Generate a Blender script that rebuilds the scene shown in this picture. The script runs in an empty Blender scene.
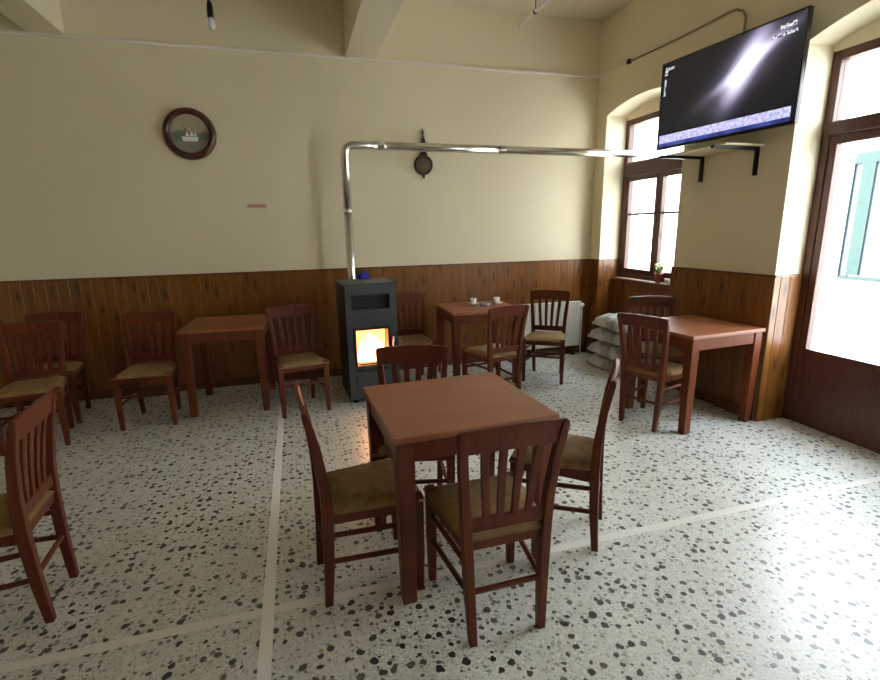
import bpy, bmesh, math, random
from mathutils import Vector, Matrix
random.seed(7)
S = bpy.context.scene
C = S.collection
PI = math.pi
# ------------------------------------------------------------------ room measures (metres)
D = 5.164      # back wall
W = 3.374      # right wall, inner face
XL = -4.6      # left wall
YF = -3.2      # wall behind the camera
ZC = 3.67      # ceiling
HW = 1.128     # wainscot height
RV = 0.255     # depth of the window and door recesses
WT = 0.50      # wall thickness
WIN = (3.80, 4.978)
DOOR = (1.271, 2.771)
WIN2 = (-.94, .24)
WIN3 = (-3.05, -1.87)

# ------------------------------------------------------------------ materials
def mat(name, base=(.5, .5, .5), rough=.5, metal=0.0, spec=None, coat=0.0, emit=None, estr=0.0):
    m = bpy.data.materials.new(name); m.use_nodes = True
    b = m.node_tree.nodes['Principled BSDF']
    b.inputs['Base Color'].default_value = (*base, 1)
    b.inputs['Roughness'].default_value = rough
    b.inputs['Metallic'].default_value = metal
    if spec is not None: b.inputs['Specular IOR Level'].default_value = spec
    if coat: b.inputs['Coat Weight'].default_value = coat; b.inputs['Coat Roughness'].default_value = .15
    if emit: b.inputs['Emission Color'].default_value = (*emit, 1); b.inputs['Emission Strength'].default_value = estr
    return m
class NT:
    def __init__(s, m): s.t = m.node_tree; s.b = s.t.nodes.get('Principled BSDF')
    def n(s, typ, **kw):
        nd = s.t.nodes.new(typ)
        for k, v in kw.items():
            if k.startswith('i_'): 
                key = k[2:].replace('_', ' ')
                nd.inputs[int(key) if key.isdigit() else key].default_value = v
            else: setattr(nd, k, v)
        return nd
    def l(s, a, b): s.t.links.new(a, b)
    def math(s, op, a, b=None, c=None):
        nd = s.t.nodes.new('ShaderNodeMath'); nd.operation = op
        for i, v in enumerate((a, b, c)):
            if v is None: continue
            if isinstance(v, (int, float)): nd.inputs[i].default_value = v
            else: s.l(v, nd.inputs[i])
        return nd.outputs[0]
    def ramp(s, fac, stops, interp='LINEAR'):
        r = s.t.nodes.new('ShaderNodeValToRGB'); r.color_ramp.interpolation = interp
        e = r.color_ramp.elements
        while len(e) < len(stops): e.new(.5)
        for el, (p, c) in zip(e, stops): el.position = p; el.color = (*c, 1) if len(c) == 3 else c
        s.l(fac, r.inputs[0]); return r.outputs[0]
    def mix(s, fac, a, b, mode='MIX'):
        nd = s.t.nodes.new('ShaderNodeMix'); nd.data_type = 'RGBA'; nd.blend_type = mode
        for i, v in ((0, fac), (6, a), (7, b)):
            if isinstance(v, (int, float)): nd.inputs[i].default_value = v
            elif isinstance(v, tuple): nd.inputs[i].default_value = (*v, 1)
            else: s.l(v, nd.inputs[i])
        return nd.outputs[2]
    def coords(s, scale=(1, 1, 1), kind='Object'):
        tc = s.n('ShaderNodeTexCoord'); mp = s.n('ShaderNodeMapping'); mp.inputs['Scale'].default_value = scale
        s.l(tc.outputs[kind], mp.inputs[0]); return mp.outputs[0]
    def bump(s, h, strength=.3, dist=.01):
        b = s.n('ShaderNodeBump'); b.inputs['Strength'].default_value = strength; b.inputs['Distance'].default_value = dist
        s.l(h, b.inputs['Height']); s.l(b.outputs[0], s.b.inputs['Normal'])

def plaster(name, c1, c2):
    m = mat(name, c1, .75); t = NT(m)
    v = t.coords((1, 1, 1))
    n1 = t.n('ShaderNodeTexNoise', i_Scale=.9, i_Detail=3.0); t.l(v, n1.inputs[0])
    t.l(t.ramp(n1.outputs[0], [(.35, c1), (.7, c2)]), t.b.inputs['Base Color'])
    n2 = t.n('ShaderNodeTexNoise', i_Scale=60.0, i_Detail=4.0); t.l(v, n2.inputs[0])
    t.bump(n2.outputs[0], .12, .004)
    return m
M_WALL = plaster('cream wall paint', (.74, .66, .475), (.765, .69, .505))
M_CEIL = plaster('ceiling paint', (.69, .61, .44), (.72, .64, .47))
M_DARKWALL = plaster('bounce damping wall brown', (.20, .12, .06), (.23, .14, .07))  # invented dark tone for the unseen front wall, added to cut bounce light
M_WHITE = plaster('white plaster', (.82, .82, .80), (.86, .86, .84))

def pine(name, axis):
    m = mat(name, (.2, .07, .015), .36, coat=.12); t = NT(m)
    tc = t.n('ShaderNodeTexCoord'); sp = t.n('ShaderNodeSeparateXYZ'); t.l(tc.outputs['Object'], sp.inputs[0])
    u = sp.outputs[axis]; z = sp.outputs[2]
    bi = t.math('FLOOR', t.math('DIVIDE', u, .09))
    wn = t.n('ShaderNodeTexWhiteNoise', noise_dimensions='1D'); t.l(bi, wn.inputs['W'])
    cb = t.n('ShaderNodeCombineXYZ'); t.l(t.math('MULTIPLY', u, 26.0), cb.inputs[0]); t.l(t.math('MULTIPLY', wn.outputs[0], 40.0), cb.inputs[1]); t.l(t.math('MULTIPLY', z, 1.6), cb.inputs[2])
    n = t.n('ShaderNodeTexNoise', i_Scale=1.0, i_Detail=5.0, i_Distortion=1.2); t.l(cb.outputs[0], n.inputs[0])
    col = t.ramp(n.outputs[0], [(.25, (.155, .055, .009)), (.5, (.215, .081, .014)), (.78, (.265, .105, .020))])
    tone = t.ramp(wn.outputs[0], [(0, (.86, .83, .8)), (1, (1.06, 1.05, 1.02))])
    col = t.mix(1.0, col, tone, 'MULTIPLY')
    # knots
    ck = t.n('ShaderNodeCombineXYZ'); t.l(t.math('DIVIDE', u, .09), ck.inputs[0]); t.l(t.math('ADD', t.math('MULTIPLY', z, 3.2), t.math('MULTIPLY', wn.outputs[0], 9.0)), ck.inputs[1])
    vo = t.n('ShaderNodeTexVoronoi', voronoi_dimensions='2D', i_Scale=1.0, i_Randomness=.75); t.l(ck.outputs[0], vo.inputs['Vector'])
    sc = t.n('ShaderNodeSeparateColor'); t.l(vo.outputs['Color'], sc.inputs[0])
    on = t.math('GREATER_THAN', sc.outputs[0], .55)
    k = t.math('MULTIPLY', on, t.math('SUBTRACT', 1.0, t.math('SMOOTH_MIN', t.math('MULTIPLY', vo.outputs['Distance'], 3.6), 1.0, .2)))
    k = t.math('MAXIMUM', k, 0.0)
    col = t.mix(k, col, (.035, .009, .003))
    t.l(col, t.b.inputs['Base Color'])
    t.bump(n.outputs[0], .15, .003)
    return m
M_PINEX = pine('varnished pine boards x', 0)
M_PINEY = pine('varnished pine boards y', 1)

def wood(name, dark, mid, light, rough=.3, coat=.35, sc=(30, 30, 3), spec=None):
    m = mat(name, mid, rough, coat=coat, spec=spec); t = NT(m)
    v = t.coords(sc)
    n = t.n('ShaderNodeTexNoise', i_Scale=1.0, i_Detail=5.0, i_Distortion=.8); t.l(v, n.inputs[0])
    t.l(t.ramp(n.outputs[0], [(.3, dark), (.5, mid), (.75, light)]), t.b.inputs['Base Color'])
    t.bump(n.outputs[0], .06, .002)
    return m
M_CHAIR = wood('mahogany stain chair wood', (.092, .019, .006), (.122, .026, .008), (.145, .033, .010), rough=.42, coat=0, spec=.3)
M_TABLE = wood('mahogany stain table wood', (.115, .027, .009), (.145, .036, .012), (.17, .044, .015), rough=.42, coat=0, spec=.3)
M_TOP = wood('table top wood', (.26, .085, .034), (.29, .098, .040), (.32, .112, .047), rough=.42, coat=0, spec=.6, sc=(3, 26, 26))
M_FRAME = wood('brown joinery paint', (.065, .020, .012), (.09, .028, .017), (.11, .036, .022), rough=.4, coat=.1)
M_DKCAP = wood('dark wood cap', (.09, .03, .01), (.14, .05, .015), (.19, .075, .02), rough=.35)

def rush():
    m = mat('woven rush', (.24, .15, .055), .8); t = NT(m)
    tc = t.n('ShaderNodeTexCoord'); sp = t.n('ShaderNodeSeparateXYZ'); t.l(tc.outputs['Object'], sp.inputs[0])
    r = t.math('MAXIMUM', t.math('ABSOLUTE', sp.outputs[0]), t.math('ABSOLUTE', sp.outputs[1]))
    w = t.math('SINE', t.math('MULTIPLY', r, 2 * PI / .011))
    n = t.n('ShaderNodeTexNoise', i_Scale=22.0, i_Detail=4.0); t.l(tc.outputs['Object'], n.inputs[0])
    h = t.math('ADD', t.math('MULTIPLY', w, .14), n.outputs[0])
    t.l(t.ramp(h, [(.1, (.14, .082, .028)), (.5, (.235, .140, .05)), (.9, (.32, .20, .08))]), t.b.inputs['Base Color'])
    t.bump(h, .5, .004)
    return m
M_RUSH = rush()

def terrazzo():
    m = mat('terrazzo', (.6, .6, .55), .24, spec=.8); t = NT(m)
    tc = t.n('ShaderNodeTexCoord'); 
    dn = t.n('ShaderNodeTexNoise', i_Scale=38.0, i_Detail=2.0); t.l(tc.outputs['Object'], dn.inputs[0])
    dv = t.n('ShaderNodeVectorMath', operation='SCALE'); dv.inputs[3].default_value = .022
    sb = t.n('ShaderNodeVectorMath', operation='SUBTRACT'); sb.inputs[1].default_value = (.5, .5, .5)
    t.l(dn.outputs['Color'], sb.inputs[0]); t.l(sb.outputs[0], dv.inputs[0])
    ad = t.n('ShaderNodeVectorMath', operation='ADD'); t.l(tc.outputs['Object'], ad.inputs[0]); t.l(dv.outputs[0], ad.inputs[1])
    P = ad.outputs[0]
    bn = t.n('ShaderNodeTexNoise', i_Scale=5.0, i_Detail=4.0); t.l(tc.outputs['Object'], bn.inputs[0])
    col = t.ramp(bn.outputs[0], [(.3, (.58, .59, .53)), (.7, (.68, .685, .625))])
    def chips(col, scale, keep, rmin, rmax, stops):
        vo = t.n('ShaderNodeTexVoronoi', voronoi_dimensions='2D', i_Scale=scale, i_Randomness=.9); t.l(P, vo.inputs['Vector'])
        s = t.n('ShaderNodeSeparateColor'); t.l(vo.outputs['Color'], s.inputs[0])
        rad = t.math('ADD', t.math('MULTIPLY', s.outputs[1], rmax - rmin), rmin)
        inside = t.math('LESS_THAN', vo.outputs['Distance'], rad)
        on = t.math('MULTIPLY', inside, t.math('LESS_THAN', s.outputs[0], keep))
        return t.mix(on, col, t.ramp(s.outputs[2], stops, 'CONSTANT'))
    col = chips(col, 95.0, .6, .25, .5, [(0, (.46, .47, .40)), (.35, (.76, .76, .71)), (.7, (.34, .35, .29)), (.85, (.56, .53, .44))])
    col = chips(col, 36.0, .30, .16, .36, [(0, (.18, .18, .15)), (.35, (.32, .33, .27)), (.7, (.36, .33, .25)), (.85, (.09, .09, .08))])
    col = chips(col, 19.5, .56, .12, .31, [(0, (.035, .034, .031)), (.5, (.055, .053, .047)), (.72, (.12, .115, .10)), (.92, (.085, .065, .045))])
    # pale dividing strips between the slabs
    sp = t.n('ShaderNodeSeparateXYZ'); t.l(tc.outputs['Object'], sp.inputs[0])
    a = t.math('LESS_THAN', t.math('ABSOLUTE', t.math('ADD', sp.outputs[0], .223)), .024)
    b = t.math('LESS_THAN', t.math('ABSOLUTE', t.math('SUBTRACT', sp.outputs[1], 1.846)), .022)
    col = t.mix(t.math('MULTIPLY', b, .92), col, (.78, .76, .70)); col = t.mix(a, col, (.88, .86, .82))
    t.l(col, t.b.inputs['Base Color'])
    rn = t.n('ShaderNodeTexNoise', i_Scale=3.0, i_Detail=5.0); t.l(tc.outputs['Object'], rn.inputs[0])
    t.l(t.math('ADD', t.math('MULTIPLY', rn.outputs[0], .14), .29), t.b.inputs['Roughness'])
    return m
M_FLOOR = terrazzo()

M_STEEL = mat('polished flue steel', (.70, .68, .65), .26, 1.0)
M_STOVE = mat('slate grey stove enamel', (.055, .062, .070), .45, .2)
M_STOVED = mat('black cast iron', (.012, .012, .014), .5, .2)
M_BLACK = mat('black plastic', (.008, .008, .009), .3)
M_BKMETAL = mat('dark painted metal', (.02, .014, .01), .45, .4)
M_RAD = mat('white radiator enamel', (.74, .74, .68), .35)
M_WHITEP = mat('white gloss', (.8, .8, .78), .3)
M_CONDUIT = mat('pale conduit', (.82, .76, .68), .5)
M_CABLE = mat('tan cable', (.34, .24, .12), .6)
M_BLUE = mat('deep blue cloth', (.03, .03, .42), .7)
M_CHINA = mat('white china', (.85, .84, .80), .2)
M_PINK = mat('faded pink sign', (.66, .43, .34), .6)
M_PINKD = mat('red lettering', (.45, .16, .14), .6)
M_TERRA = mat('pink red pot', (.42, .09, .09), .5)
M_LEAF = mat('leaf green', (.16, .26, .06), .55)
M_PETAL = mat('pale yellow petals', (.78, .70, .32), .6)
M_DARKW = mat('dark carved wood', (.06, .025, .012), .4)
M_BRASS = mat('tarnished brass', (.30, .20, .09), .35, .8)
M_TEAL = mat('teal joinery paint', (.004, .024, .017), .5)
M_LAV = mat('pale curtain behind glass', (.055, .057, .078), .4)
M_STREET = plaster('pale street paving', (.60, .60, .59), (.66, .66, .65))

def glassmat(name, fac=.05, tint=(1, 1, 1)):
    m = bpy.data.materials.new(name); m.use_nodes = True; t = m.node_tree; t.nodes.clear()
    o = t.nodes.new('ShaderNodeOutputMaterial'); x = t.nodes.new('ShaderNodeMixShader')
    a = t.nodes.new('ShaderNodeBsdfTransparent'); g = t.nodes.new('ShaderNodeBsdfGlossy')
    a.inputs[0].default_value = (*tint, 1); g.inputs['Roughness'].default_value = .02; x.inputs[0].default_value = fac
    t.links.new(a.outputs[0], x.inputs[1]); t.links.new(g.outputs[0], x.inputs[2]); t.links.new(x.outputs[0], o.inputs[0])
    return m
M_GLASS = glassmat('window glass')

def sackmat():
    m = mat('woven plastic sacking', (.6, .62, .56), .5); t = NT(m)
    v = t.coords((1, 1, 1))
    n = t.n('ShaderNodeTexNoise', i_Scale=7.0, i_Detail=3.0, i_Distortion=.6); t.l(v, n.inputs[0])
    t.l(t.ramp(n.outputs[0], [(.36, (.26, .28, .24)), (.5, (.52, .52, .48)), (.66, (.66, .65, .61))]), t.b.inputs['Base Color'])
    n2 = t.n('ShaderNodeTexNoise', i_Scale=24.0, i_Detail=3.0); t.l(v, n2.inputs[0]); t.bump(n2.outputs[0], .5, .02)
    return m
M_SACK = sackmat()

def fire():
    m = bpy.data.materials.new('pellet flame'); m.use_nodes = True; t = NT(m); t.b = t.t.nodes['Principled BSDF']
    tc = t.n('ShaderNodeTexCoord'); sp = t.n('ShaderNodeSeparateXYZ'); t.l(tc.outputs['Object'], sp.inputs[0])
    f = t.math('DIVIDE', sp.outputs[2], .30)
    c = t.ramp(f, [(0, (1, .30, .07)), (.35, (1, .50, .22)), (.65, (1, .36, .11)), (1, (1, .18, .04))])
    t.l(c, t.b.inputs['Emission Color']); t.b.inputs['Emission Strength'].default_value = 17.0
    t.b.inputs['Base Color'].default_value = (.02, .01, .0, 1)
    return m
M_FIRE = fire()
M_FIREBOX = mat('glowing firebox lining', (.35, .16, .07), .9, emit=(1, .27, .07), estr=4.0)

def screenmat():
    m = bpy.data.materials.new('television picture'); m.use_nodes = True; t = NT(m)
    tc = t.n('ShaderNodeTexCoord'); sp = t.n('ShaderNodeSeparateXYZ'); t.l(tc.outputs['Object'], sp.inputs[0])
    x, z = sp.outputs[0], sp.outputs[2]
    def gauss(cx, cz, ang, sl, sw):
        c, s = math.cos(ang), math.sin(ang)
        dx = t.math('SUBTRACT', x, cx); dz = t.math('SUBTRACT', z, cz)
        a = t.math('ADD', t.math('MULTIPLY', dx, c), t.math('MULTIPLY', dz, s))
        b = t.math('SUBTRACT', t.math('MULTIPLY', dz, c), t.math('MULTIPLY', dx, s))
        e = t.math('ADD', t.math('POWER', t.math('ABSOLUTE', t.math('DIVIDE', a, sl)), 2.0), t.math('POWER', t.math('ABSOLUTE', t.math('DIVIDE', b, sw)), 2.0))
        return t.math('EXPONENT', t.math('MULTIPLY', e, -1.0))
    g = t.math('ADD', gauss(.18, .10, math.radians(60), .23, .080), t.math('MULTIPLY', gauss(.22, .13, math.radians(26), .30, .038), .75))
    g = t.math('ADD', g, t.math('MULTIPLY', gauss(.19, .12, math.radians(40), .27, .13), .42))
    colr = t.ramp(g, [(0, (.006, .006, .010)), (.25, (.09, .08, .12)), (.6, (.40, .36, .52)), (1, (.85, .82, 1.0))])
    t.l(colr, t.b.inputs['Emission Color']); t.b.inputs['Emission Strength'].default_value = .85
    t.b.inputs['Base Color'].default_value = (.004, .004, .005, 1); t.b.inputs['Roughness'].default_value = .25
    return m
M_SCREEN = screenmat()
def tickermat(name, c1, c2, sc, st):
    m = bpy.data.materials.new(name); m.use_nodes = True; t = NT(m)
    v = t.coords(sc); n = t.n('ShaderNodeTexNoise', i_Scale=1.0, i_Detail=1.0); t.l(v, n.inputs[0])
    t.l(t.ramp(n.outputs[0], [(.42, c1), (.56, c2)]), t.b.inputs['Emission Color']); t.b.inputs['Emission Strength'].default_value = st
    t.b.inputs['Base Color'].default_value = (.01, .01, .02, 1)
    return m
M_TICK = tickermat('news ticker band', (.38, .38, .70), (.66, .65, .92), (48, 1, 44), .85)
M_TICKB = tickermat('blue ticker band', (.02, .03, .16), (.05, .07, .34), (9, 1, 9), .8)
M_CAPT = tickermat('screen captions', (.03, .03, .05), (.85, .83, .9), (70, 1, 60), .8)

def dialmat(name, top, low, r):
    m = mat(name, top, .35); t = NT(m)
    tc = t.n('ShaderNodeTexCoord'); sp = t.n('ShaderNodeSeparateXYZ'); t.l(tc.outputs['Object'], sp.inputs[0])
    n = t.n('ShaderNodeTexNoise', i_Scale=16.0, i_Detail=3.0); t.l(tc.outputs['Object'], n.inputs[0])
    h = t.math('ADD', t.math('DIVIDE', sp.outputs[2], r), t.math('MULTIPLY', t.math('SUBTRACT', n.outputs[0], .5), .7))
    t.l(t.ramp(t.math('ADD', t.math('MULTIPLY', h, .5), .5), [(.25, (.26, .24, .17)), (.36, low), (.5, low), (.62, top), (1, top)]), t.b.inputs['Base Color'])
    return m
M_DIAL = dialmat('painted dial', (.40, .35, .25), (.13, .17, .13), .15)
M_DIALS = mat('brownish dial', (.13, .085, .04), .35)

# ------------------------------------------------------------------ mesh helpers
def link(name, bm, m=None, parent=None, smooth=False, bevel=0, seg=2):
    me = bpy.data.meshes.new(name); bmesh.ops.recalc_face_normals(bm, faces=bm.faces); bm.to_mesh(me); bm.free()
    o = bpy.data.objects.new(name, me); C.objects.link(o)
    if m: me.materials.append(m)
    if parent: o.parent = parent
    if smooth:
        for p in me.polygons: p.use_smooth = True
    if bevel:
        b = o.modifiers.new('bevel', 'BEVEL'); b.width = bevel; b.segments = seg; b.limit_method = 'ANGLE'; b.angle_limit = math.radians(40)
    return o
def box(bm, x0, x1, y0, y1, z0, z1):
    v = [bm.verts.new(p) for p in ((x0,y0,z0),(x1,y0,z0),(x1,y1,z0),(x0,y1,z0),(x0,y0,z1),(x1,y0,z1),(x1,y1,z1),(x0,y1,z1))]
    for f in ((0,3,2,1),(4,5,6,7),(0,1,5,4),(1,2,6,5),(2,3,7,6),(3,0,4,7)): bm.faces.new([v[i] for i in f])
def hexa(bm, lo, hi):   # lo, hi: four corners each
    v = [bm.verts.new(p) for p in list(lo) + list(hi)]
    for f in ((0,3,2,1),(4,5,6,7),(0,1,5,4),(1,2,6,5),(2,3,7,6),(3,0,4,7)): bm.faces.new([v[i] for i in f])
def bx(name, x0, x1, y0, y1, z0, z1, m, parent=None, bevel=0):
    bm = bmesh.new(); box(bm, x0, x1, y0, y1, z0, z1); return link(name, bm, m, parent, bevel=bevel)
def sweep(bm, pts, prof):    # loft a list of rectangles/profiles: pts = list of (centre, half-x, half-y)
    rings = []
    for (x, y, z), a, b in pts:
        rings.append([bm.verts.new((x + sx * a, y + sy * b, z)) for sx, sy in ((-1,-1),(1,-1),(1,1),(-1,1))])
    for r0, r1 in zip(rings, rings[1:]):
        for i in range(4): bm.faces.new((r0[i], r0[(i+1)%4], r1[(i+1)%4], r1[i]))
    bm.faces.new(rings[0][::-1]); bm.faces.new(rings[-1])
def tube(bm, pts, r, n=10, cap=True):
    pts = [Vector(p) for p in pts]; rings = []
    up = None
    for i, p in enumerate(pts):
        d = (pts[min(i+1, len(pts)-1)] - pts[max(i-1, 0)]).normalized()
        if up is None: up = Vector((0,0,1)) if abs(d.z) < .9 else Vector((1,0,0))
        a = d.cross(up).normalized(); b = a.cross(d).normalized(); up = b
        rr = r[i] if isinstance(r, (list, tuple)) else r
        rings.append([bm.verts.new(p + a * rr * math.cos(2*PI*k/n) + b * rr * math.sin(2*PI*k/n)) for k in range(n)])
    for r0, r1 in zip(rings, rings[1:]):
        for k in range(n): bm.faces.new((r0[k], r0[(k+1)%n], r1[(k+1)%n], r1[k]))
    if cap: bm.faces.new(rings[0][::-1]); bm.faces.new(rings[-1])
def lathe(bm, prof, n=32, M=Matrix()):
    rings = []
    for r, z in prof:
        if r < 1e-6: rings.append([bm.verts.new(M @ Vector((0,0,z)))])
        else: rings.append([bm.verts.new(M @ Vector((r*math.cos(2*PI*k/n), r*math.sin(2*PI*k/n), z))) for k in range(n)])
    for r0, r1 in zip(rings, rings[1:]):
        for k in range(n):
            a, b = r0[k % len(r0)], r0[(k+1) % len(r0)]; c, d = r1[(k+1) % len(r1)], r1[k % len(r1)]
            vs = []
            for q in (a, b, c, d):
                if q not in vs: vs.append(q)
            if len(vs) > 2: bm.faces.new(vs)
FACE_OUT = Matrix.Rotation(PI/2, 4, 'X')      # lathe axis +z -> -y (faces the room from the back wall)

def tag(o, label=None, cat=None, group=None, kind=None):
    if label: o['label'] = label
    if cat: o['category'] = cat
    if group: o['group'] = group
    if kind: o['kind'] = kind
    return o
def thing(name, loc, label, cat, rz=0, group=None):
    o = bpy.data.objects.new(name, None); C.objects.link(o); o.empty_display_size = .1
    o.location = loc; o.rotation_euler = (0, 0, rz)
    return tag(o, label, cat, group)
def struct(o): o['kind'] = 'structure'; return o
def dup(root, loc, rz, label):
    r = root.copy(); C.objects.link(r); r.location = loc; r.rotation_euler = (0, 0, rz); r['label'] = label
    for ch in list(root.children):
        c = ch.copy(); C.objects.link(c); c.parent = r
        for g in list(ch.children):
            d = g.copy(); C.objects.link(d); d.parent = c
    return r

# ------------------------------------------------------------------ SETTING
struct(bx('floor', XL-.2, W+.62, YF-.2, D+.2, -.12, 0, M_FLOOR))
struct(bx('ceiling', XL-.2, W+WT, YF-.2, D+.2, ZC, ZC+.15, M_CEIL))
struct(bx('wall_back', XL-.2, W+WT, D, D+.2, 0, ZC, M_WALL))
struct(bx('wall_left', XL-.2, XL, YF-.2, D, 0, ZC, M_WALL))

def arch(y, a, b, spring=2.69, rise=.095):
    t = (y - (a+b)/2) / ((b-a)/2); return spring + rise * (1 - t*t)
def wall_right():
    bm = bmesh.new(); x0, x1 = W, W + RV
    def pier(a, b, xa, xb, z0=0, z1=ZC): box(bm, a_x(xa), a_x(xb), a, b, z0, z1)
    a_x = lambda v: v
    ops = sorted([WIN, DOOR, WIN2, WIN3])
    ys = [YF - .2] + [v for o in ops for v in o] + [D]
    for i in range(0, len(ys), 2): box(bm, x0, W + WT, ys[i], ys[i+1], 0, ZC)
    for (a, b) in ops:
        N = 20; rise = .135 if (a, b) == DOOR else .095
        for k in range(N):
            ya, yb = a + (b-a)*k/N, a + (b-a)*(k+1)/N
            za, zb = arch(ya, a, b, 2.685, rise), arch(yb, a, b, 2.685, rise)
            hexa(bm, [(x0,ya,za),(x1,ya,za),(x1,yb,zb),(x0,yb,zb)], [(x0,ya,ZC),(x1,ya,ZC),(x1,yb,ZC),(x0,yb,ZC)])
        box(bm, x1, W + WT, a, b, 2.645, ZC)
    box(bm, W + RV - .01, W + WT, WIN[0], WIN[1], 0, .915)
    box(bm, W + RV - .01, W + WT, WIN2[0], WIN2[1], 0, .915)
    box(bm, W + RV - .01, W + WT, WIN3[0], WIN3[1], 0, .915)
    return struct(link('wall_right', bm, M_WALL))
wall_right()
def wall_front():
    bm = bmesh.new(); a = YF - .2; b = YF
    xs = [XL-.2, -3.6, -1.9, -.6, 1.1, 2.0, W]
    # unseen wall behind the camera, browned to reduce light bounced into the room
    cuts = []
    xs = [XL-.2] + [v for c in cuts for v in c] + [W]
    for i in range(0, len(xs), 2): box(bm, xs[i], xs[i+1], a, b, 0, ZC)
    for c in cuts: box(bm, c[0], c[1], a, b, 0, .75); box(bm, c[0], c[1], a, b, 2.95, ZC)
    struct(link('wall_front', bm, M_DARKWALL))
    return cuts
CUTS = wall_front()

# ceiling beams, thin conduit line under them
struct(bx('trim_1', .60, .895, YF, D, 3.13, ZC, M_CEIL))
struct(bx('trim_2', -1.945, -1.683, YF, D, 3.13, ZC, M_CEIL))
struct(bx('trim_3', XL, W, D-.022, D, 3.105, 3.132, M_CONDUIT, bevel=.006))
struct(bx('trim_4', W-.018, W, 4.63, D-.022, 3.108, 3.130, M_CONDUIT, bevel=.005))

# wainscot: grooved boards with a slim cap
def boards(name, p0, p1, out, z0, z1, m, bw=.09, th=.014, cap=True):
    """vertical boards from p0 to p1 (xy), standing out along `out`"""
    bm = bmesh.new(); p0 = Vector((*p0, 0)); p1 = Vector((*p1, 0)); out = Vector((*out, 0)); L = (p1-p0).length; d = (p1-p0)/L
    ax = 0 if abs(d.x) > abs(d.y) else 1
    # board edges locked to multiples of bw in world space so that the grain matches
    s0 = p0[ax]; sg = 1 if d[ax] > 0 else -1
    cuts = [0.0]; k = math.ceil(min(p0[ax], p1[ax]) / bw)
    while k * bw < max(p0[ax], p1[ax]):
        cuts.append((k*bw - s0) * sg); k += 1
    cuts = sorted(set([round(c, 5) for c in cuts if 0 <= c <= L] + [0.0, round(L, 5)]))
    prof = []
    g = .004
    for a, b in zip(cuts, cuts[1:]):
        if b - a < 3*g: prof += [(a, th), (b, th)]; continue
        prof += [(a, th-.0035), (a+g, th), (b-g, th), (b, th-.0035)]
    prof = [(0, 0)] + prof + [(L, 0)]
    lo = [bm.verts.new(p0 + d*s + out*t + Vector((0,0,z0))) for s, t in prof]
    hi = [bm.verts.new(p0 + d*s + out*t + Vector((0,0,z1))) for s, t in prof]
    for i in range(len(prof)-1): bm.faces.new((lo[i], lo[i+1], hi[i+1], hi[i]))
    bm.faces.new((lo[-1], lo[0], hi[0], hi[-1]))
    bmesh.ops.remove_doubles(bm, verts=bm.verts, dist=1e-6)
    o = struct(link(name, bm, m))
    if cap:
        b2 = bmesh.new()
        q = [p0, p1, p1 + out*(th+.008), p0 + out*(th+.008)]
        hexa(b2, [(v.x, v.y, z1) for v in q], [(v.x, v.y, z1+.014) for v in q])
        c = link('cap_rail', b2, M_DKCAP, o)
    return o
boards('trim_5', (XL, D), (W, D), (0, -1), 0, HW, M_PINEX)
boards('trim_6', (W, DOOR[1]), (W, WIN[0]), (-1, 0), 0, HW, M_PINEY)
boards('trim_7', (W, WIN[1]), (W, D-.016), (-1, 0), 0, HW, M_PINEY)
boards('trim_8', (W-.014, DOOR[1]), (W+RV-.0005, DOOR[1]), (0, -1), 0, HW, M_PINEX)
boards('trim_9', (W-.014, WIN[1]), (W+RV-.005, WIN[1]), (0, -1), 0, HW, M_PINEX)
boards('trim_10', (W-.014, WIN[0]), (W+RV-.005, WIN[0]), (0, 1), 0, HW, M_PINEX)
boards('trim_11', (W+RV-.012, WIN[0]+.016), (W+RV-.012, WIN[1]-.016), (-1, 0), 0, .90, M_PINEY, cap=False)
struct(bx('baseboard_back', XL, W-.016, D-.030, D-.0145, 0, .085, M_DKCAP, bevel=.004))
struct(bx('baseboard_right', W-.028, W-.0145, DOOR[1]+.01, WIN[0]-.0, 0, .085, M_DKCAP, bevel=.004))
struct(bx('trim_12', W+RV-.085, W+RV-.0, WIN[0]+.017, WIN[1]-.017, .905, .932, M_DKCAP, bevel=.005))   # window sill

# window joinery -------------------------------------------------------------
def window(name, a, b, zb, glazed_bar=True):
    x0, x1 = W + RV, W + RV + .07
    root = bpy.data.objects.new(name, None); C.objects.link(root); struct(root)
    bm = bmesh.new()
    box(bm, x0, x1, a, a+.06, zb, 2.645); box(bm, x0, x1, b-.06, b, zb, 2.645)
    box(bm, x0, x1, a+.06, b-.06, 2.585, 2.645); box(bm, x0, x1, a+.06, b-.06, zb, zb+.05)
    link('window_frame', bm, M_FRAME, root, bevel=.004)
    bx('transom_rail', x0-.025, x1, a+.06, b-.06, 2.045, 2.195, M_FRAME, root, bevel=.008)
    bx('transom_pane', x0+.03, x0+.036, a+.06, b-.06, 2.195, 2.585, M_GLASS, root)
    mid = (a+b)/2
    for ya, yb in ((a+.06, mid-.002), (mid+.002, b-.06)):
        bm = bmesh.new(); s = .05; z0, z1 = zb+.05, 2.045
        box(bm, x0+.005, x1-.01, ya, ya+s, z0, z1); box(bm, x0+.005, x1-.01, yb-s, yb, z0, z1)
        box(bm, x0+.005, x1-.01, ya+s, yb-s, z0, z0+.06); box(bm, x0+.005, x1-.01, ya+s, yb-s, z1-.05, z1)
        sash = link('sash', bm, M_FRAME, root, bevel=.004)
        bx('glazing_bar', x0+.018, x1-.025, ya+s, yb-s, 1.628, 1.652, M_FRAME, sash)
        bx('pane', x0+.03, x0+.036, ya+s, yb-s, z0+.06, z1-.05, M_GLASS, sash)
    bm = bmesh.new(); tube(bm, [(x0-.02, mid, 1.40), (x0-.035, mid, 1.43), (x0-.02, mid, 1.46)], .006, 6)
    link('window_handle', bm, M_BRASS, root)
    return root
window('window_1', WIN[0], WIN[1], .932)
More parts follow.
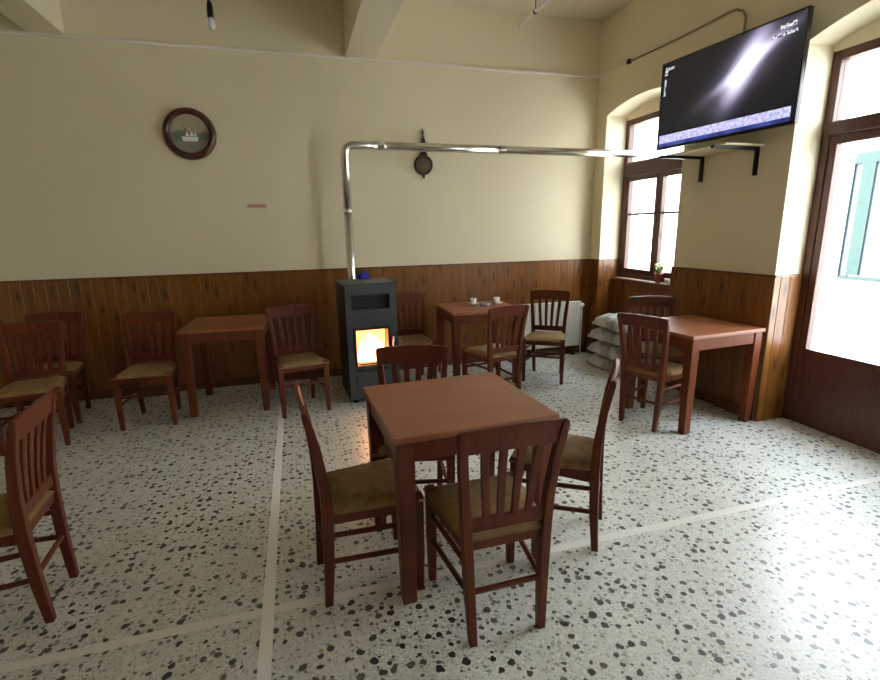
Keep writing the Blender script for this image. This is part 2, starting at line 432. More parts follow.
window('window_2', WIN2[0], WIN2[1], .932)
window('window_3', WIN3[0], WIN3[1], .932)

def door():
    a, b = DOOR; x0, x1 = W + RV, W + RV + .08
    root = bpy.data.objects.new('door_1', None); C.objects.link(root); struct(root)
    bm = bmesh.new()
    box(bm, x0, x1, a, a+.06, 0, 2.645); box(bm, x0, x1, b-.06, b, 0, 2.645); box(bm, x0, x1, a+.06, b-.06, 2.585, 2.645)
    link('door_frame', bm, M_FRAME, root, bevel=.005)
    bx('transom_rail', x0-.03, x1, a+.06, b-.06, 2.10, 2.19, M_FRAME, root, bevel=.01)
    bx('transom_pane', x0+.035, x0+.041, a+.06, b-.06, 2.19, 2.585, M_GLASS, root)
    mid = (a+b)/2
    for ya, yb, hy in ((mid+.002, b-.062, mid+.03), (a+.062, mid-.002, None)):
        bm = bmesh.new()
        box(bm, x0+.004, x1-.02, ya, ya+.05, .003, 2.098); box(bm, x0+.004, x1-.02, yb-.05, yb, .003, 2.098)
        box(bm, x0+.004, x1-.02, ya+.05, yb-.05, 2.04, 2.098); box(bm, x0+.004, x1-.02, ya+.05, yb-.05, .003, .575)
        leaf = link('door_leaf', bm, M_FRAME, root, bevel=.005)
        bx('pane', x0+.03, x0+.036, ya+.05, yb-.05, .575, 2.04, M_GLASS, leaf)
        bx('glazing_bead', x0-.004, x0+.004, ya+.05, yb-.05, .575, .592, M_FRAME, leaf)
        if hy:
            bm = bmesh.new(); tube(bm, [(x0+.004, hy, 1.05), (x0-.05, hy, 1.05), (x0-.05, hy+.11, 1.05)], .009, 8)
            link('door_handle', bm, M_BRASS, leaf, smooth=True)
    return root
door()

# ------------------------------------------------------------------ OUTSIDE
struct(bx('ground', W+.62, 16, -14, 22, -.16, -.06, M_STREET))
bld = thing('building', (8.6, 5, -.06), 'white house across the street with a teal framed window, seen through the door glass', 'building')
bm = bmesh.new(); box(bm, 0, 3, -9, 12, 0, 4.4); link('facade', bm, M_WHITE, bld)
def teal_window(y0, y1, z0, z1):
    bm = bmesh.new(); t = .16
    box(bm, -.06, -.001, y0, y0+t, z0, z1); box(bm, -.06, -.001, y1-t*.1, y1, z0, z1)
    box(bm, -.06, -.001, y0+t, y1-t*.1, z1-t, z1); box(bm, -.06, -.001, y0+t, y1-t*.1, z0, z0+.05)
    ym = y1-.22
    box(bm, -.06, -.001, ym-.09, ym+.09, z0+.08, z1-t)
    f = link('window_frame', bm, M_TEAL, bld)
    bx('window_pane', -.03, -.002, y0+t, ym-.09, z0+.05, z1-t, M_LAV, f); bx('window_pane', -.03, -.002, ym+.09, y1-t*.1, z0+.05, z1-t, M_LAV, f)
teal_window(-.75, .93, .66, 2.62)

# ------------------------------------------------------------------ CHAIRS
CH_GROUP = 'wooden chairs with woven rush seats'
def make_chair():
    t = thing('dining_chair', (0, 0, 0), 'x', 'chair', 0, CH_GROUP)
    H = .875
    # seat (woven rush, trapezoid, slightly domed with a rounded rim)
    bm = bmesh.new(); N = 8; grid = []
    for layer in (0, 1):
        g = []
        for j in range(N+1):
            v = j/N; y = -.185 + v*.40; hw = .170 + v*.042; row = []
            for i in range(N+1):
                u = i/N*2-1
                e = min(1-abs(u), 2*min(v, 1-v)); dome = .010*min(1, e/.25) - .012*max(0, 1-e/.12) - .008*max(0, e-.5)
                row.append(bm.verts.new((u*hw, y, (.448+dome) if layer == 0 else .424)))
            g.append(row)
        grid.append(g)
    for layer in (0, 1):
        for j in range(N):
            for i in range(N):
                q = (grid[layer][j][i], grid[layer][j][i+1], grid[layer][j+1][i+1], grid[layer][j+1][i])
                bm.faces.new(q if layer == 0 else q[::-1])
    rim = lambda g: [g[0][i] for i in range(N)] + [g[j][N] for j in range(N)] + [g[N][i] for i in range(N, 0, -1)] + [g[j][0] for j in range(N, 0, -1)]
    A, B = rim(grid[0]), rim(grid[1])
    for k in range(len(A)): bm.faces.new((A[k-1], B[k-1], B[k], A[k]))
    so = link('seat', bm, M_RUSH, t, smooth=True); so['label'] = 'woven straw coloured rush seat'
    # seat frame
    bm = bmesh.new()
    for s in (-1, 1):
        hexa(bm, [(s*.150,-.17,.385),(s*.172,-.17,.385),(s*.206,.195,.385),(s*.184,.195,.385)], [(s*.150,-.17,.426),(s*.172,-.17,.426),(s*.206,.195,.426),(s*.184,.195,.426)])
    box(bm, -.175, .175, .178, .200, .385, .426); box(bm, -.155, .155, -.182, -.162, .385, .426)
    link('seat_frame', bm, M_CHAIR, t, bevel=.003)
    # legs
    for s in (-1, 1):
        bm = bmesh.new()
        sweep(bm, [((s*.188, .188, 0), .0155, .0155), ((s*.188, .188, .20), .0195, .0195), ((s*.188, .188, .40), .021, .021), ((s*.188, .188, .452), .021, .021)], None)
        link('leg', bm, M_CHAIR, t, bevel=.004)
        bm = bmesh.new()
        sweep(bm, [((s*.140, -.195, 0), .015, .016), ((s*.147, -.182, .20), .018, .020), ((s*.156, -.176, .42), .019, .022), ((s*.163, -.182, .56), .018, .020),
                   ((s*.177, -.203, .72), .017, .017), ((s*.188, -.231, H-.03), .0165, .0145), ((s*.190, -.235, H-.008), .013, .0115)], None)
        link('leg', bm, M_CHAIR, t, bevel=.004)
    def ypost(z):
        P = [(.42, -.176), (.56, -.182), (.72, -.203), (H, -.235)]
        for (z0, y0), (z1, y1) in zip(P, P[1:]):
            if z <= z1: return y0 + (y1-y0)*(z-z0)/(z1-z0)
        return P[-1][1]
    # crest rail: gently bowed top edge
    bm = bmesh.new(); N = 10; za, zb = H-.095, H
    rows = []
    for i in range(N+1):
        u = i/N*2-1; x = u*.196; bow = .012*(1-u*u)
        rows.append([(x, ypost(za)-.006-bow*.8, za + .004*(1-u*u)), (x, ypost(za)-.006-bow*.8+.018, za + .004*(1-u*u)),
                     (x, ypost(zb)-.006-bow*.8+.018, zb + .010*(1-u*u)-.004), (x, ypost(zb)-.006-bow*.8, zb + .010*(1-u*u)-.004)])
    vr = [[bm.verts.new(p) for p in r] for r in rows]
    for r0, r1 in zip(vr, vr[1:]):
        for k in range(4): bm.faces.new((r0[k], r0[(k+1)%4], r1[(k+1)%4], r1[k]))
    bm.faces.new(vr[0][::-1]); bm.faces.new(vr[-1])
    link('top_rail', bm, M_CHAIR, t, bevel=.003)
    bm = bmesh.new(); y = ypost(.48); box(bm, -.145, .145, y-.010, y+.010, .462, .512); link('lower_rail', bm, M_CHAIR, t, bevel=.003)
    for k in range(4):
        u = (k-1.5)/1.5
        bm = bmesh.new(); pts = []
        for z in (.505, .60, .70, H-.09):
            f = (z-.505)/(H-.595); pts.append(((u*(.082+.022*f), ypost(z)-.004*f, z), .0138+.002*f, .006))
        sweep(bm, pts, None); link('slat', bm, M_CHAIR, t, bevel=.002)
    def bar(p, q, w=.009, h=.013):
        bm = bmesh.new(); tube(bm, [p, q], .0115, 8); return link('stretcher', bm, M_CHAIR, t, smooth=False)
    for s in (-1, 1):
        bar((s*.151, -.18, .325), (s*.188, .19, .325)); bar((s*.147, -.183, .205), (s*.188, .19, .205))
    bar((-.188, .19, .27), (.188, .19, .27)); bar((-.147, -.182, .215), (.147, -.182, .215))
    return t
chair0 = make_chair(); used = []
def chair(rear_mid, face_deg, label):
    """rear_mid: floor point between the rear legs; face_deg: compass of the facing direction, degrees from +X"""
    f = math.radians(face_deg); c = (rear_mid[0] + .19*math.cos(f), rear_mid[1] + .19*math.sin(f), 0)
    rz = f - PI/2
    if not used:
        chair0.location = c; chair0.rotation_euler = (0, 0, rz); chair0['label'] = label; used.append(1); return chair0
    return dup(chair0, c, rz, label)
chair((.662, 1.447), 90.5, 'wooden rush seat chair nearest the camera, back turned to it, at the central table')
chair((.014, 1.944), 4.5, 'wooden rush seat chair seen side-on at the left side of the central table')
chair((1.350, 1.893), 142, 'wooden rush seat chair angled at the right side of the central table')
chair((.578, 2.575), 256, 'wooden rush seat chair on the far side of the central table, before the stove')
chair((-1.080, 2.195), 184, 'red-brown wooden chair cut off by the left picture edge in the foreground')
chair((-1.985, 4.36), 280, 'wooden rush seat chair facing the room at the far left, in front of another chair')
chair((-2.03, 4.86), 272, 'wooden chair at the far left against the panelling, half hidden behind another chair')
chair((-1.235, 4.57), 270, 'wooden rush seat chair left of the table by the back wall panelling')
chair((-.083, 4.46), 281, 'wooden rush seat chair between the back wall table and the stove')
chair((1.055, 4.86), 268, 'dark wooden chair against the panelling just right of the stove, partly hidden')
chair((1.685, 3.79), 102, 'wooden chair with its back turned, tucked before the table with white cups')
chair((2.49, 4.51), 234, 'wooden slat-back chair standing in front of the white radiator')
chair((2.445, 2.985), 20, 'wooden slat-back chair pushed in at the left side of the table under the television')
chair((3.11, 3.72), 250, 'wooden chair on the far side of the table under the television, below the window')

# ------------------------------------------------------------------ TABLES
T_GROUP = 'square wooden cafe tables'
def make_table():
    t = thing('cafe_table', (0, 0, 0), 'x', 'table', 0, T_GROUP)
    a, b = .358, .340
    bm = bmesh.new(); box(bm, -a, a, -b, b, .724, .750); o = link('tabletop', bm, M_TOP, t, bevel=.005, seg=3)
    for sx in (-1, 1):
        for sy in (-1, 1):
            bm = bmesh.new(); x, y = sx*(a-.048), sy*(b-.048)
            sweep(bm, [((x, y, 0), .029, .029), ((x, y, .62), .036, .036), ((x, y, .724), .036, .036)], None)
            link('leg', bm, M_TABLE, t, bevel=.004)
    for s in (-1, 1):
        bx('apron', -a+.0865, a-.0865, s*(b-.032)-.011, s*(b-.032)+.011, .635, .724, M_TABLE, t, bevel=.003)
        bx('apron', s*(a-.032)-.011, s*(a-.032)+.011, -b+.0865, b-.0865, .635, .724, M_TABLE, t, bevel=.003)
    return t
tb = make_table(); tb.location = (.642, 2.039, 0); tb.rotation_euler = (0, 0, .041); tb['label'] = 'bare square wooden table in the middle of the floor with four chairs around it'
tl_ = dup(tb, (-.622, 4.62, 0), -.05, 'square wooden table against the back wall panelling between two chairs, left of the stove')
tl_.scale = (.94, 1, 1)
dup(tb, (1.725, 4.60, 0), -.03, 'dark square wooden table by the back wall with white cups on it')
dup(tb, (2.962, 3.074, 0), .075, 'square reddish wooden table against the right wall under the television')

# ------------------------------------------------------------------ STOVE + FLUE
st = thing('pellet_stove', (.584, 4.45, 0), 'tall slate grey pellet stove with a glowing fire window at the back wall', 'stove', math.radians(4))
w, d, h = .226, .235, 1.050
bm = bmesh.new()
fx0, fx1, fz0, fz1 = -.150, .135, .345, .665        # fire window opening
# body as a shell with a real firebox opening at the front
box(bm, -w, w, -d+.13, d, .035, h)
box(bm, -w, fx0, -d, -d+.13, .035, .845); box(bm, fx1, w, -d, -d+.13, .035, .845); box(bm, -w, -.172, -d, -d+.13, .845, h); box(bm, .160, w, -d, -d+.13, .845, h)
box(bm, fx0, fx1, -d, -d+.13, .035, fz0)
box(bm, fx0, fx1, -d, -d+.13, fz1, .845); box(bm, -.172, .160, -d, -d+.13, .975, h)
link('body', bm, M_STOVE, st)
bx('lower_grille', fx0-.01, fx1-.02, -d-.008, -d-.0005, .292, .318, M_STOVED, st)
bx('top_plate', -w-.02, w+.008, -d-.006, d+.006, h, h+.022, M_STOVE, st, bevel=.006)
bx('air_vent', -.171, .159, -d+.045, -d+.055, .8455, .9745, M_STOVED, st)
bm = bmesh.new()
for k in range(3): box(bm, -.169, .157, -d+.025, -d+.044, .872+k*.035, .876+k*.035)
link('vent_louvre', bm, M_STOVED, st)
bm = bmesh.new(); m_ = .022
box(bm, fx0-m_, fx0, -d-.014, -d-.0005, fz0-m_*.2, fz1+m_); box(bm, fx1, fx1+m_, -d-.014, -d-.0005, fz0-m_*.2, fz1+m_)
box(bm, fx0, fx1, -d-.014, -d-.0005, fz1, fz1+m_); box(bm, fx0, fx1, -d-.014, -d-.0005, fz0-m_*.2, fz0)
dr = link('stove_door', bm, M_STOVED, st, bevel=.003)
bx('door_glass', fx0, fx1, -d-.010, -d-.006, fz0, fz1, M_GLASS, dr)
bm = bmesh.new(); tube(bm, [(fx1+.04, -d, .60), (fx1+.04, -d-.035, .59), (fx1+.04, -d-.035, .46), (fx1+.04, -d, .45)], .007, 8); link('door_handle', bm, M_STEEL, dr, smooth=True)
bm = bmesh.new(); box(bm, fx0+.002, fx1-.002, -d+.115, -d+.128, fz0+.001, fz1-.001); link('firebox_lining', bm, M_FIREBOX, st)
bm = bmesh.new()
for (x, r, hh) in ((-.085, .05, .22), (-.025, .062, .285), (.035, .055, .25), (.085, .042, .19)):
    lathe(bm, [(0, 0), (r*.7, .01), (r, .06), (r*.85, hh*.5), (r*.4, hh*.8), (0, hh)], 12, Matrix.Translation((x, -d+.062, 0)) @ Matrix.Diagonal((1, .7, 1, 1)))
fl = link('flame', bm, M_FIRE, st, smooth=True); fl.location = (0, 0, fz0+.012)
bx('burn_pot', fx0+.03, fx1-.03, -d+.02, -d+.105, fz0+.0005, fz0+.0115, M_STOVED, st)
bx('ash_drawer', -.165, .165, -d-.010, -d-.0005, .085, .275, M_STOVE, st, bevel=.006)
for sx in (-1, 1):
    for sy in (-1, 1):
        bm = bmesh.new(); lathe(bm, [(0, 0), (.022, 0), (.022, .01), (.014, .018), (.014, .0349), (0, .0349)], 14, Matrix.Translation((sx*.175, sy*.19, 0))); link('foot', bm, M_STOVED, st)

fp = thing('flue_pipe', (.515, 4.90, 0), 'polished steel stove pipe rising behind the stove and running across to the window', 'pipe')
def bend(p, c, q, r, n=8):
    p, c, q = Vector(p), Vector(c), Vector(q); a = (p-c).normalized(); b = (q-c).normalized()
    s = c + a*r; e = c + b*r; out = [p]
    for k in range(n+1):
        t_ = k/n; out.append(s*(1-t_)**2 + c*2*t_*(1-t_) + e*t_**2)
    return out + [q]
Z0 = 2.300
pend = (3.97 - .515, 4.70 - 4.90, 2.258)
bm = bmesh.new(); tube(bm, [(0, 0, .30), (0, 0, 1.70)], .040, 20); link('riser', bm, M_STEEL, fp, smooth=True)
bm = bmesh.new(); tube(bm, bend((0, 0, 1.70), (0, 0, Z0), Vector((0, 0, Z0)) + (Vector(pend)-Vector((0, 0, Z0)))*.10, .10, 7)[0:], .0405, 20); link('elbow', bm, M_STEEL, fp, smooth=True)
A = Vector((0, 0, Z0)); Bv = Vector(pend)
bm = bmesh.new(); tube(bm, [A+(Bv-A)*.10, A+(Bv-A)*.45], .040, 20); link('pipe_run', bm, M_STEEL, fp, smooth=True)
bm = bmesh.new(); tube(bm, [A+(Bv-A)*.45, A+(Bv-A)*.975], .039, 20); link('pipe_run', bm, M_STEEL, fp, smooth=True)
for f in (.10, .45):
    bm = bmesh.new(); tube(bm, [A+(Bv-A)*(f-.008), A+(Bv-A)*(f+.008)], .0435, 20); link('collar', bm, M_STEEL, fp, smooth=False)
bm = bmesh.new(); tube(bm, [(0, 0, 1.69), (0, 0, 1.72)], .0435, 20); link('collar', bm, M_STEEL, fp)
bm = bmesh.new(); tube(bm, [(0, .04, 1.95), (0, .245, 1.95)], .008, 8); link('wall_clip', bm, M_STEEL, fp)
bm = bmesh.new(); tube(bm, [(0, 0, .30), (0, -.212, .30)], .038, 16); link('stove_spigot', bm, M_STEEL, fp)

# small deep blue bundle on the stove
bm = bmesh.new(); bmesh.ops.create_icosphere(bm, subdivisions=3, radius=1)
for v in bm.verts:
    n_ = 1 + .16*math.sin(v.co.x*5+1)*math.cos(v.co.y*4) + .1*math.sin(v.co.z*7+v.co.x*3)
    v.co = Vector((v.co.x*.062*n_, v.co.y*.05*n_, max(-.020, v.co.z*.045*n_) + .0205))
o = link('cloth_bundle', bm, M_BLUE, None, smooth=True); o.location = (.595, 4.63, h+.0225)
tag(o, 'small deep blue bundle lying on top of the stove beside the pipe', 'cloth')

# ------------------------------------------------------------------ WALL CLOCKS, SIGN
ck = thing('wall_clock', (-.832, D, 2.395), 'large round wall clock with a thick dark wooden rim on the back wall', 'clock')
bm = bmesh.new(); lathe(bm, [(.164, .012), (.164, .034), (.170, .046), (.182, .055), (.205, .048), (.219, .030), (.222, .0), (.164, 0.0)], 56, FACE_OUT); link('rim', bm, M_DARKRIM if 'M_DARKRIM' in globals() else mat('dark turned wood', (.075, .018, .010), .3, coat=.4), ck, smooth=True)
bm = bmesh.new(); lathe(bm, [(0, .004), (.1635, .004), (.1635, .024), (0, .024)], 48, FACE_OUT); link('dial', bm, M_DIAL, ck)
bm = bmesh.new()
for p in ([(-.055,0,-.022),(.06,0,-.022),(.048,0,-.052),(-.045,0,-.052)], [(-.030,0,-.018),(-.004,0,-.018),(-.008,0,.030)], [(.0,0,-.018),(.030,0,-.018),(.006,0,.042)], [(.032,0,-.018),(.052,0,-.018),(.034,0,.018)]):
    lo = [bm.verts.new((x*1.25, -.0245, z*1.25)) for x, y, z in p]; hi = [bm.verts.new((x*1.25, -.0275, z*1.25)) for x, y, z in p]
    bm.faces.new(lo); bm.faces.new(hi[::-1])
    for i in range(len(p)): bm.faces.new((lo[i-1], lo[i], hi[i], hi[i-1]))
o = link('dial_figure', bm, M_WHITEP, ck); o['label'] = 'small white figure on the dial'
for ang, L_ in ((math.radians(128), .085), (math.radians(60), .055)):
    bm = bmesh.new(); dx, dz = math.cos(ang), math.sin(ang)
    q = [(dz*.004, -dx*.004), (-dz*.004, dx*.004)]
    pts = [(q[0][0]-dx*.01, q[0][1]-dz*.01), (q[0][0]*.4+dx*L_, q[0][1]*.4+dz*L_), (q[1][0]*.4+dx*L_, q[1][1]*.4+dz*L_), (q[1][0]-dx*.01, q[1][1]-dz*.01)]
    hexa(bm, [(x, -.0285, z) for x, z in pts], [(x, -.0305, z) for x, z in pts]); link('clock_hand', bm, M_BLACK, ck)

sc_ = thing('wall_barometer', (1.342, D, 2.165), 'small dark round wall instrument with a finial, hung behind the horizontal stove pipe', 'barometer')
bm = bmesh.new(); lathe(bm, [(0, 0), (.100, 0), (.102, .020), (.092, .034), (.080, .036), (.074, .028), (0, .028)], 36, FACE_OUT); link('case', bm, M_DARKW, sc_, smooth=True)
bm = bmesh.new(); lathe(bm, [(0, .0285), (.070, .0285), (.070, .031), (0, .031)], 32, FACE_OUT); link('dial', bm, M_DIALS, sc_)
bm = bmesh.new(); sweep(bm, [((0, -.013, .095), .045, .0125), ((0, -.013, .15), .022, .0125), ((0, -.013, .22), .026, .0125), ((0, -.013, .27), .012, .0125)], None); link('neck', bm, M_DARKW, sc_, bevel=.004)
bm = bmesh.new(); lathe(bm, [(0, .27), (.012, .275), (.006, .295), (.013, .315), (.004, .345), (0, .365)], 12, Matrix.Translation((0, -.013, 0))); link('finial', bm, M_DARKW, sc_, smooth=True)
bm = bmesh.new(); lathe(bm, [(0, -.135), (.012, -.125), (.016, -.105), (.020, -.092), (0, -.088)], 12, Matrix.Translation((0, -.013, 0))); link('drop_finial', bm, M_DARKW, sc_, smooth=True)
bm = bmesh.new(); box(bm, -.002, .002, -.0335, -.0312, -.04, .05); link('needle', bm, M_BRASS, sc_)

sg = thing('wall_sign', (-.322, D, 1.765), 'tiny faded pinkish red strip sign on the cream back wall', 'sign')
bx('plate', -.088, .088, -.004, -.0003, -.020, .020, M_PINK, sg)
bm = bmesh.new(); x = -.078
while x < .075:
    ww = random.uniform(.007, .012); box(bm, x, x+ww, -.0052, -.0042, -.010, .010); x += ww + .004
link('lettering', bm, M_PINKD, sg)

# ------------------------------------------------------------------ TELEVISION, SHELF
tvw, tvh = 1.2, .692
tv = thing('television', (3.192, 3.262, 2.507), 'large black flat screen television high on the right wall, tilted towards the room', 'television', math.radians(-90 + 4.73))
# local: x to the viewer's right, -y out of the screen
bm = bmesh.new(); box(bm, -tvw/2, tvw/2, 0, .035, -tvh/2, tvh/2); box(bm, -.34, .34, .035, .075, -.26, .16); link('case', bm, M_BLACK, tv, bevel=.004)
bm = bmesh.new(); e = .012
box(bm, -tvw/2, -tvw/2+e, -.006, -.0003, -tvh/2, tvh/2); box(bm, tvw/2-e, tvw/2, -.006, -.0003, -tvh/2, tvh/2)
box(bm, -tvw/2+e, tvw/2-e, -.006, -.0003, tvh/2-e, tvh/2); box(bm, -tvw/2+e, tvw/2-e, -.006, -.0003, -tvh/2, -tvh/2+e*1.5)
link('bezel', bm, M_BLACK, tv)
scr = bx('screen', -tvw/2+e, tvw/2-e, -.003, -.0004, -tvh/2+e*1.5, tvh/2-e, M_SCREEN, tv)
bx('ticker', -.575, .560, -.0042, -.0032, -.298, -.232, M_TICK, scr)
bx('ticker', -.575, .560, -.0042, -.0032, -.326, -.300, M_TICKB, scr)
bx('caption', -.565, -.535, -.0042, -.0032, .245, .305, M_WHITEP and M_CAPT, scr)
bx('caption', -.532, -.470, -.0042, -.0032, .280, .300, M_CAPT, scr)
bx('caption', -.565, -.545, -.0042, -.0032, .085, .215, M_CAPT, scr)
bx('caption', .42, .53, -.0042, -.0032, .265, .292, M_CAPT, scr)
bx('caption', .36, .54, -.0042, -.0032, .222, .242, M_CAPT, scr)
bm = bmesh.new(); box(bm, -.05, .05, .0755, .16, -.06, .02); link('wall_mount', bm, M_BKMETAL, tv)

sh = thing('wall_shelf', (W, 3.30, 2.075), 'thin pale shelf on two dark angle brackets under the television', 'shelf')
bx('board', -.36, -.001, -.31, .29, 0, .012, M_CEIL, sh, bevel=.003)
for y in (-.262, .262):
    bm = bmesh.new(); box(bm, -.43, -.0005, y-.014, y+.014, -.022, -.0005); box(bm, -.022, -.0005, y-.014, y+.014, -.205, -.022); link('bracket', bm, M_BKMETAL, sh, bevel=.003)

cb = thing('wall_cable', (W, 4.63, 3.12), 'thin tan cable running along the right wall above the television', 'cable')
bm = bmesh.new(); tube(bm, [(-.012, 0, 0), (-.012, -.6, -.015), (-.012, -1.19, -.010), (-.012, -1.27, -.016), (-.012, -1.33, -.05), (-.012, -1.36, -.10), (-.03, -1.37, -.36)], .009, 8); link('cable_run', bm, M_CABLE, cb, smooth=True)
bx('cable_clip', -.03, -.0005, -.02, .02, -.02, .02, M_BKMETAL, cb, bevel=.004)

# ------------------------------------------------------------------ RADIATOR
rd = thing('radiator', (2.84, D-.085, 0), 'white panel radiator on the back wall in the corner, behind a chair', 'radiator')
bm = bmesh.new(); n_ = 22; x0, x1 = -.37, .37; prof = []
for k in range(n_):
    a = x0 + (x1-x0)*k/n_; b = x0 + (x1-x0)*(k+1)/n_; q = (b-a)
    prof += [(a, -.022), (a+q*.3, -.030), (a+q*.7, -.030), (a+q*.95, -.022)]
prof += [(x1, -.022), (x1, .03), (x0, .03)]
lo = [bm.verts.new((x, y, .12)) for x, y in prof]; hi = [bm.verts.new((x, y, .64)) for x, y in prof]
for i in range(len(prof)): bm.faces.new((lo[i-1], lo[i], hi[i], hi[i-1]))
bm.faces.new(lo); bm.faces.new(hi[::-1]); link('panel', bm, M_RAD, rd)
bx('top_grille', -.372, .372, -.032, .032, .6405, .652, M_RAD, rd, bevel=.003)
for s in (-1, 1): bx('foot', s*.30-.015, s*.30+.015, -.02, .02, 0, .1199, M_STOVED, rd)
bm = bmesh.new(); lathe(bm, [(0, 0), (.020, 0), (.022, .02), (.018, .05), (0, .052)], 16, Matrix.Translation((.372, 0, .605)) @ Matrix.Rotation(PI/2, 4, 'Y')); link('valve', bm, M_WHITEP, rd, smooth=True)
bm = bmesh.new(); tube(bm, [(.40, 0, .60), (.40, 0, 0)], .009, 8); link('feed_pipe', bm, M_RAD, rd)

# ------------------------------------------------------------------ SACKS by the window
def sack(loc, rz, sz, label, seed):
    random.seed(seed); bm = bmesh.new(); N = 16; Lx, Ly, hz = sz
    bmesh.ops.create_grid(bm, x_segments=N, y_segments=N, size=1)
    top = list(bm.verts); pos = {}
    for v in top:
        u, w_ = v.co.x, v.co.y; e = min(1-abs(u), 1-abs(w_)); f = (1-abs(u)**4)**.5*(1-abs(w_)**4)**.5
        v.co = Vector((u*Lx/2*(1-.05*abs(w_)**3), w_*Ly/2*(1-.05*abs(u)**3), hz*(.22+.78*f) + .008*math.sin(u*9+seed)*math.cos(w_*7+seed*2)*f))
    r = bmesh.ops.extrude_face_region(bm, geom=list(bm.faces))
    for g in r['geom']:
        if isinstance(g, bmesh.types.BMVert): g.co.z = hz*.10*max(0, (max(abs(g.co.x)/(Lx/2), abs(g.co.y)/(Ly/2))-.8)*5)
    o = link('sack', bm, M_SACK, None, smooth=True); o.location = loc; o.rotation_euler = (0, 0, rz)
    return tag(o, label, 'sack', 'pale sacks stacked by the window')
sack((3.31, 4.42, 0), .05, (.44, .66, .140), 'pale sack at the bottom of the pile by the window', 1)
sack((3.29, 4.40, .150), -.06, (.44, .64, .140), 'pale sack second from the bottom of the pile by the window', 2)
sack((3.31, 4.42, .300), .08, (.43, .62, .135), 'greenish white sack just under the top one of the pile by the window', 3)
sack((3.32, 4.40, .445), -.04, (.42, .60, .135), 'pale sack on top of the pile by the window', 4)

# ------------------------------------------------------------------ CUPS on the table by the back wall
def cup(loc, label):
    t = thing('coffee_cup', loc, label, 'cup', random.uniform(0, 6), 'white cups on the back wall table')
    bm = bmesh.new(); lathe(bm, [(0, .0), (.035, 0), (.062, .010), (.064, .013), (.035, .006), (0, .006)], 24); link('saucer', bm, M_CHINA, t, smooth=True)
    bm = bmesh.new(); lathe(bm, [(0, .0065), (.022, .0065), (.030, .02), (.036, .066), (.033, .066), (.027, .022), (0, .014)], 24); b = link('bowl', bm, M_CHINA, t, smooth=True)
    bm = bmesh.new(); tube(bm, [(.034, 0, .055), (.052, 0, .052), (.054, 0, .034), (.031, 0, .026)], .0045, 8); link('handle', bm, M_CHINA, b, smooth=True)
cup((1.72, 4.70, .7505), 'white cup at the left on the back wall table')
cup((1.965, 4.67, .7505), 'white cup at the right on the back wall table')
t = thing('ashtray', (1.80, 4.58, .7505), 'small clear grey dish between the two cups on the back wall table', 'dish')
bm = bmesh.new(); lathe(bm, [(0, 0), (.045, 0), (.055, .03), (.048, .03), (.040, .009), (0, .009)], 24); link('bowl', bm, mat('grey glass', (.35, .34, .33), .15), t, smooth=True)

# ------------------------------------------------------------------ FLOWER POT on the sill
fl = thing('flower_pot', (W+RV-.042, 4.235, .9325), 'pinkish red flower pot with pale flowers on the window sill', 'potted plant')
bm = bmesh.new(); lathe(bm, [(0, 0), (.028, 0), (.040, .085), (.044, .085), (.044, .105), (.037, .105), (.036, .09), (0, .088)], 20); link('pot', bm, M_TERRA, fl, smooth=True)
bm = bmesh.new()
for k in range(16):
    a = k*2.4; r = .02+.02*random.random(); zt = .13+.07*random.random(); x, y = math.cos(a), math.sin(a)
    base = Vector((x*.012, y*.012, .088)); tip = Vector((x*(r+.018), y*(r+.03), zt)); sd = Vector((-y, x, 0))*.011; md = base.lerp(tip, .6)
    vs = [bm.verts.new(p) for p in (base, md+sd, tip, md-sd)]; bm.faces.new(vs)
bm2 = bm; o = link('leaves', bm2, M_LEAF, fl); o.modifiers.new('thick', 'SOLIDIFY').thickness = .002
for k in range(5):
    a = k*1.9; bm = bmesh.new(); bmesh.ops.create_icosphere(bm, subdivisions=2, radius=.016)
    for v in bm.verts: v.co *= 1+.25*math.sin(6*math.atan2(v.co.y, v.co.x))
    o = link('flower', bm, M_PETAL if k % 2 else M_WHITEP, fl, smooth=True); o.location = (.026*math.cos(a), .04*math.sin(a), .165+.015*(k % 3))
wp = bmesh.new(); lathe(wp, [(0, 0), (.022, 0), (.030, .055), (.026, .055), (.020, .01), (0, .01)], 18)
o = link('white_pot', wp, M_CHINA, None, smooth=True); o.location = (W+RV-.045, 4.10, .9325); tag(o, 'small white pot on the window sill right of the flower pot', 'pot')

# ------------------------------------------------------------------ LAMPS
lp = thing('pendant_bulb', (-.49, 4.60, ZC), 'bare bulb in a black holder hanging from the ceiling left of the beam', 'lamp')
bm = bmesh.new(); tube(bm, [(0, 0, 0), (0, 0, -.40)], .006, 8); link('cord', bm, M_CONDUIT, lp)
bm = bmesh.new(); lathe(bm, [(0, -.39), (.016, -.395), (.022, -.42), (.026, -.47), (.024, -.51), (0, -.51)], 16); link('bulb_holder', bm, M_BLACK, lp, smooth=True)
bm = bmesh.new(); lathe(bm, [(.0, -.505), (.014, -.51), (.018, -.53), (.028, -.56), (.024, -.585), (0, -.60)], 18); link('bulb', bm, M_WHITEP, lp, smooth=True)
tl = thing('tube_light', (2.35, 4.42, 3.50), 'thin pale tube light hung just below the ceiling near the right wall', 'lamp')
bm = bmesh.new(); tube(bm, [(-.004, .62, 0), (0, -.60, 0)], .017, 12); link('tube', bm, M_WHITEP, tl, smooth=True)
for y in (.28, -.40):
    bm = bmesh.new(); tube(bm, [(0, y-.014, 0), (0, y+.014, 0)], .021, 12); box(bm, -.003, .003, y-.003, y+.003, .01, ZC-3.50); link('hanger', bm, M_BKMETAL, tl)

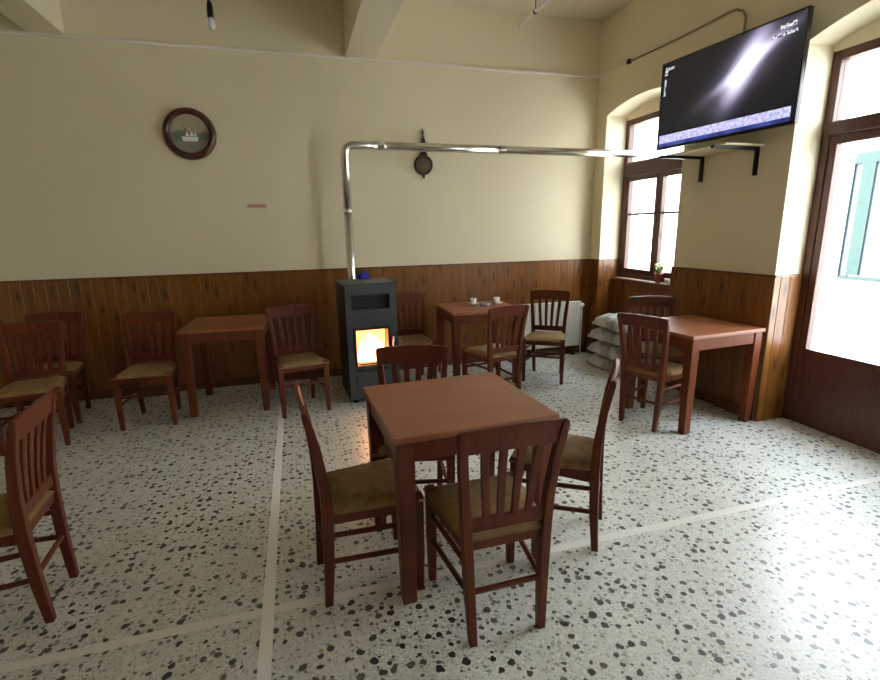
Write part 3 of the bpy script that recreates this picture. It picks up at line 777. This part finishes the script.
# ------------------------------------------------------------------ LIGHT
wd = bpy.data.worlds.new('overcast sky'); S.world = wd; wd.use_nodes = True
bg = wd.node_tree.nodes['Background']; bg.inputs[0].default_value = (.78, .89, 1.0, 1); bg.inputs[1].default_value = 12.0
SU = bpy.data.lights.new('sun', 'SUN'); SU.energy = 16; SU.angle = .02; SU.color = (1, .95, .86); so_ = bpy.data.objects.new('sun', SU); C.objects.link(so_); so_.location = (0, 0, 9)
so_.rotation_euler = Vector((.60, -.30, -.74)).to_track_quat('-Z', 'Y').to_euler()
def portal(name, loc, rot, sx, sy):
    L = bpy.data.lights.new(name, 'AREA'); L.shape = 'RECTANGLE'; L.size = sx; L.size_y = sy; L.cycles.is_portal = True
    o = bpy.data.objects.new(name, L); C.objects.link(o); o.location = loc; o.rotation_euler = rot
XO = W + WT + .02
for nm, (a, b), z0, z1 in (('window_daylight', WIN, .93, 2.64), ('door_daylight', DOOR, .5, 2.64), ('window_daylight', WIN2, .93, 2.64), ('window_daylight', WIN3, .93, 2.64)):
    portal(nm, (XO, (a+b)/2, (z0+z1)/2), (0, PI/2, 0), z1-z0, b-a)

# ------------------------------------------------------------------ CAMERA
cam = bpy.data.cameras.new('camera'); co = bpy.data.objects.new('camera', cam); C.objects.link(co); S.camera = co
F, YAW, PITCH, ROLL, HC = 487.985, .280756, .223686, -.017938, 1.51825
cam.sensor_fit = 'HORIZONTAL'; cam.sensor_width = 36; cam.lens = 36 * F / 880; cam.clip_start = .02
cy, sy = math.cos(YAW), math.sin(YAW); cp, spp = math.cos(PITCH), math.sin(PITCH)
fwd = Vector((sy*cp, cy*cp, -spp)); right = Vector((cy, -sy, 0)); up = right.cross(fwd)
r2 = right*math.cos(ROLL) + up*math.sin(ROLL); u2 = up*math.cos(ROLL) - right*math.sin(ROLL)
co.matrix_world = Matrix(((r2.x, u2.x, -fwd.x, 0), (r2.y, u2.y, -fwd.y, 0), (r2.z, u2.z, -fwd.z, HC), (0, 0, 0, 1)))

S.view_settings.view_transform = 'Standard'; S.view_settings.look = 'None'; S.view_settings.gamma = 1; S.view_settings.use_curve_mapping = False
S.view_settings.exposure = 0.5
S.cycles.use_denoising = True
S.cycles.max_bounces = 12; S.cycles.diffuse_bounces = 8; S.cycles.transparent_max_bounces = 12
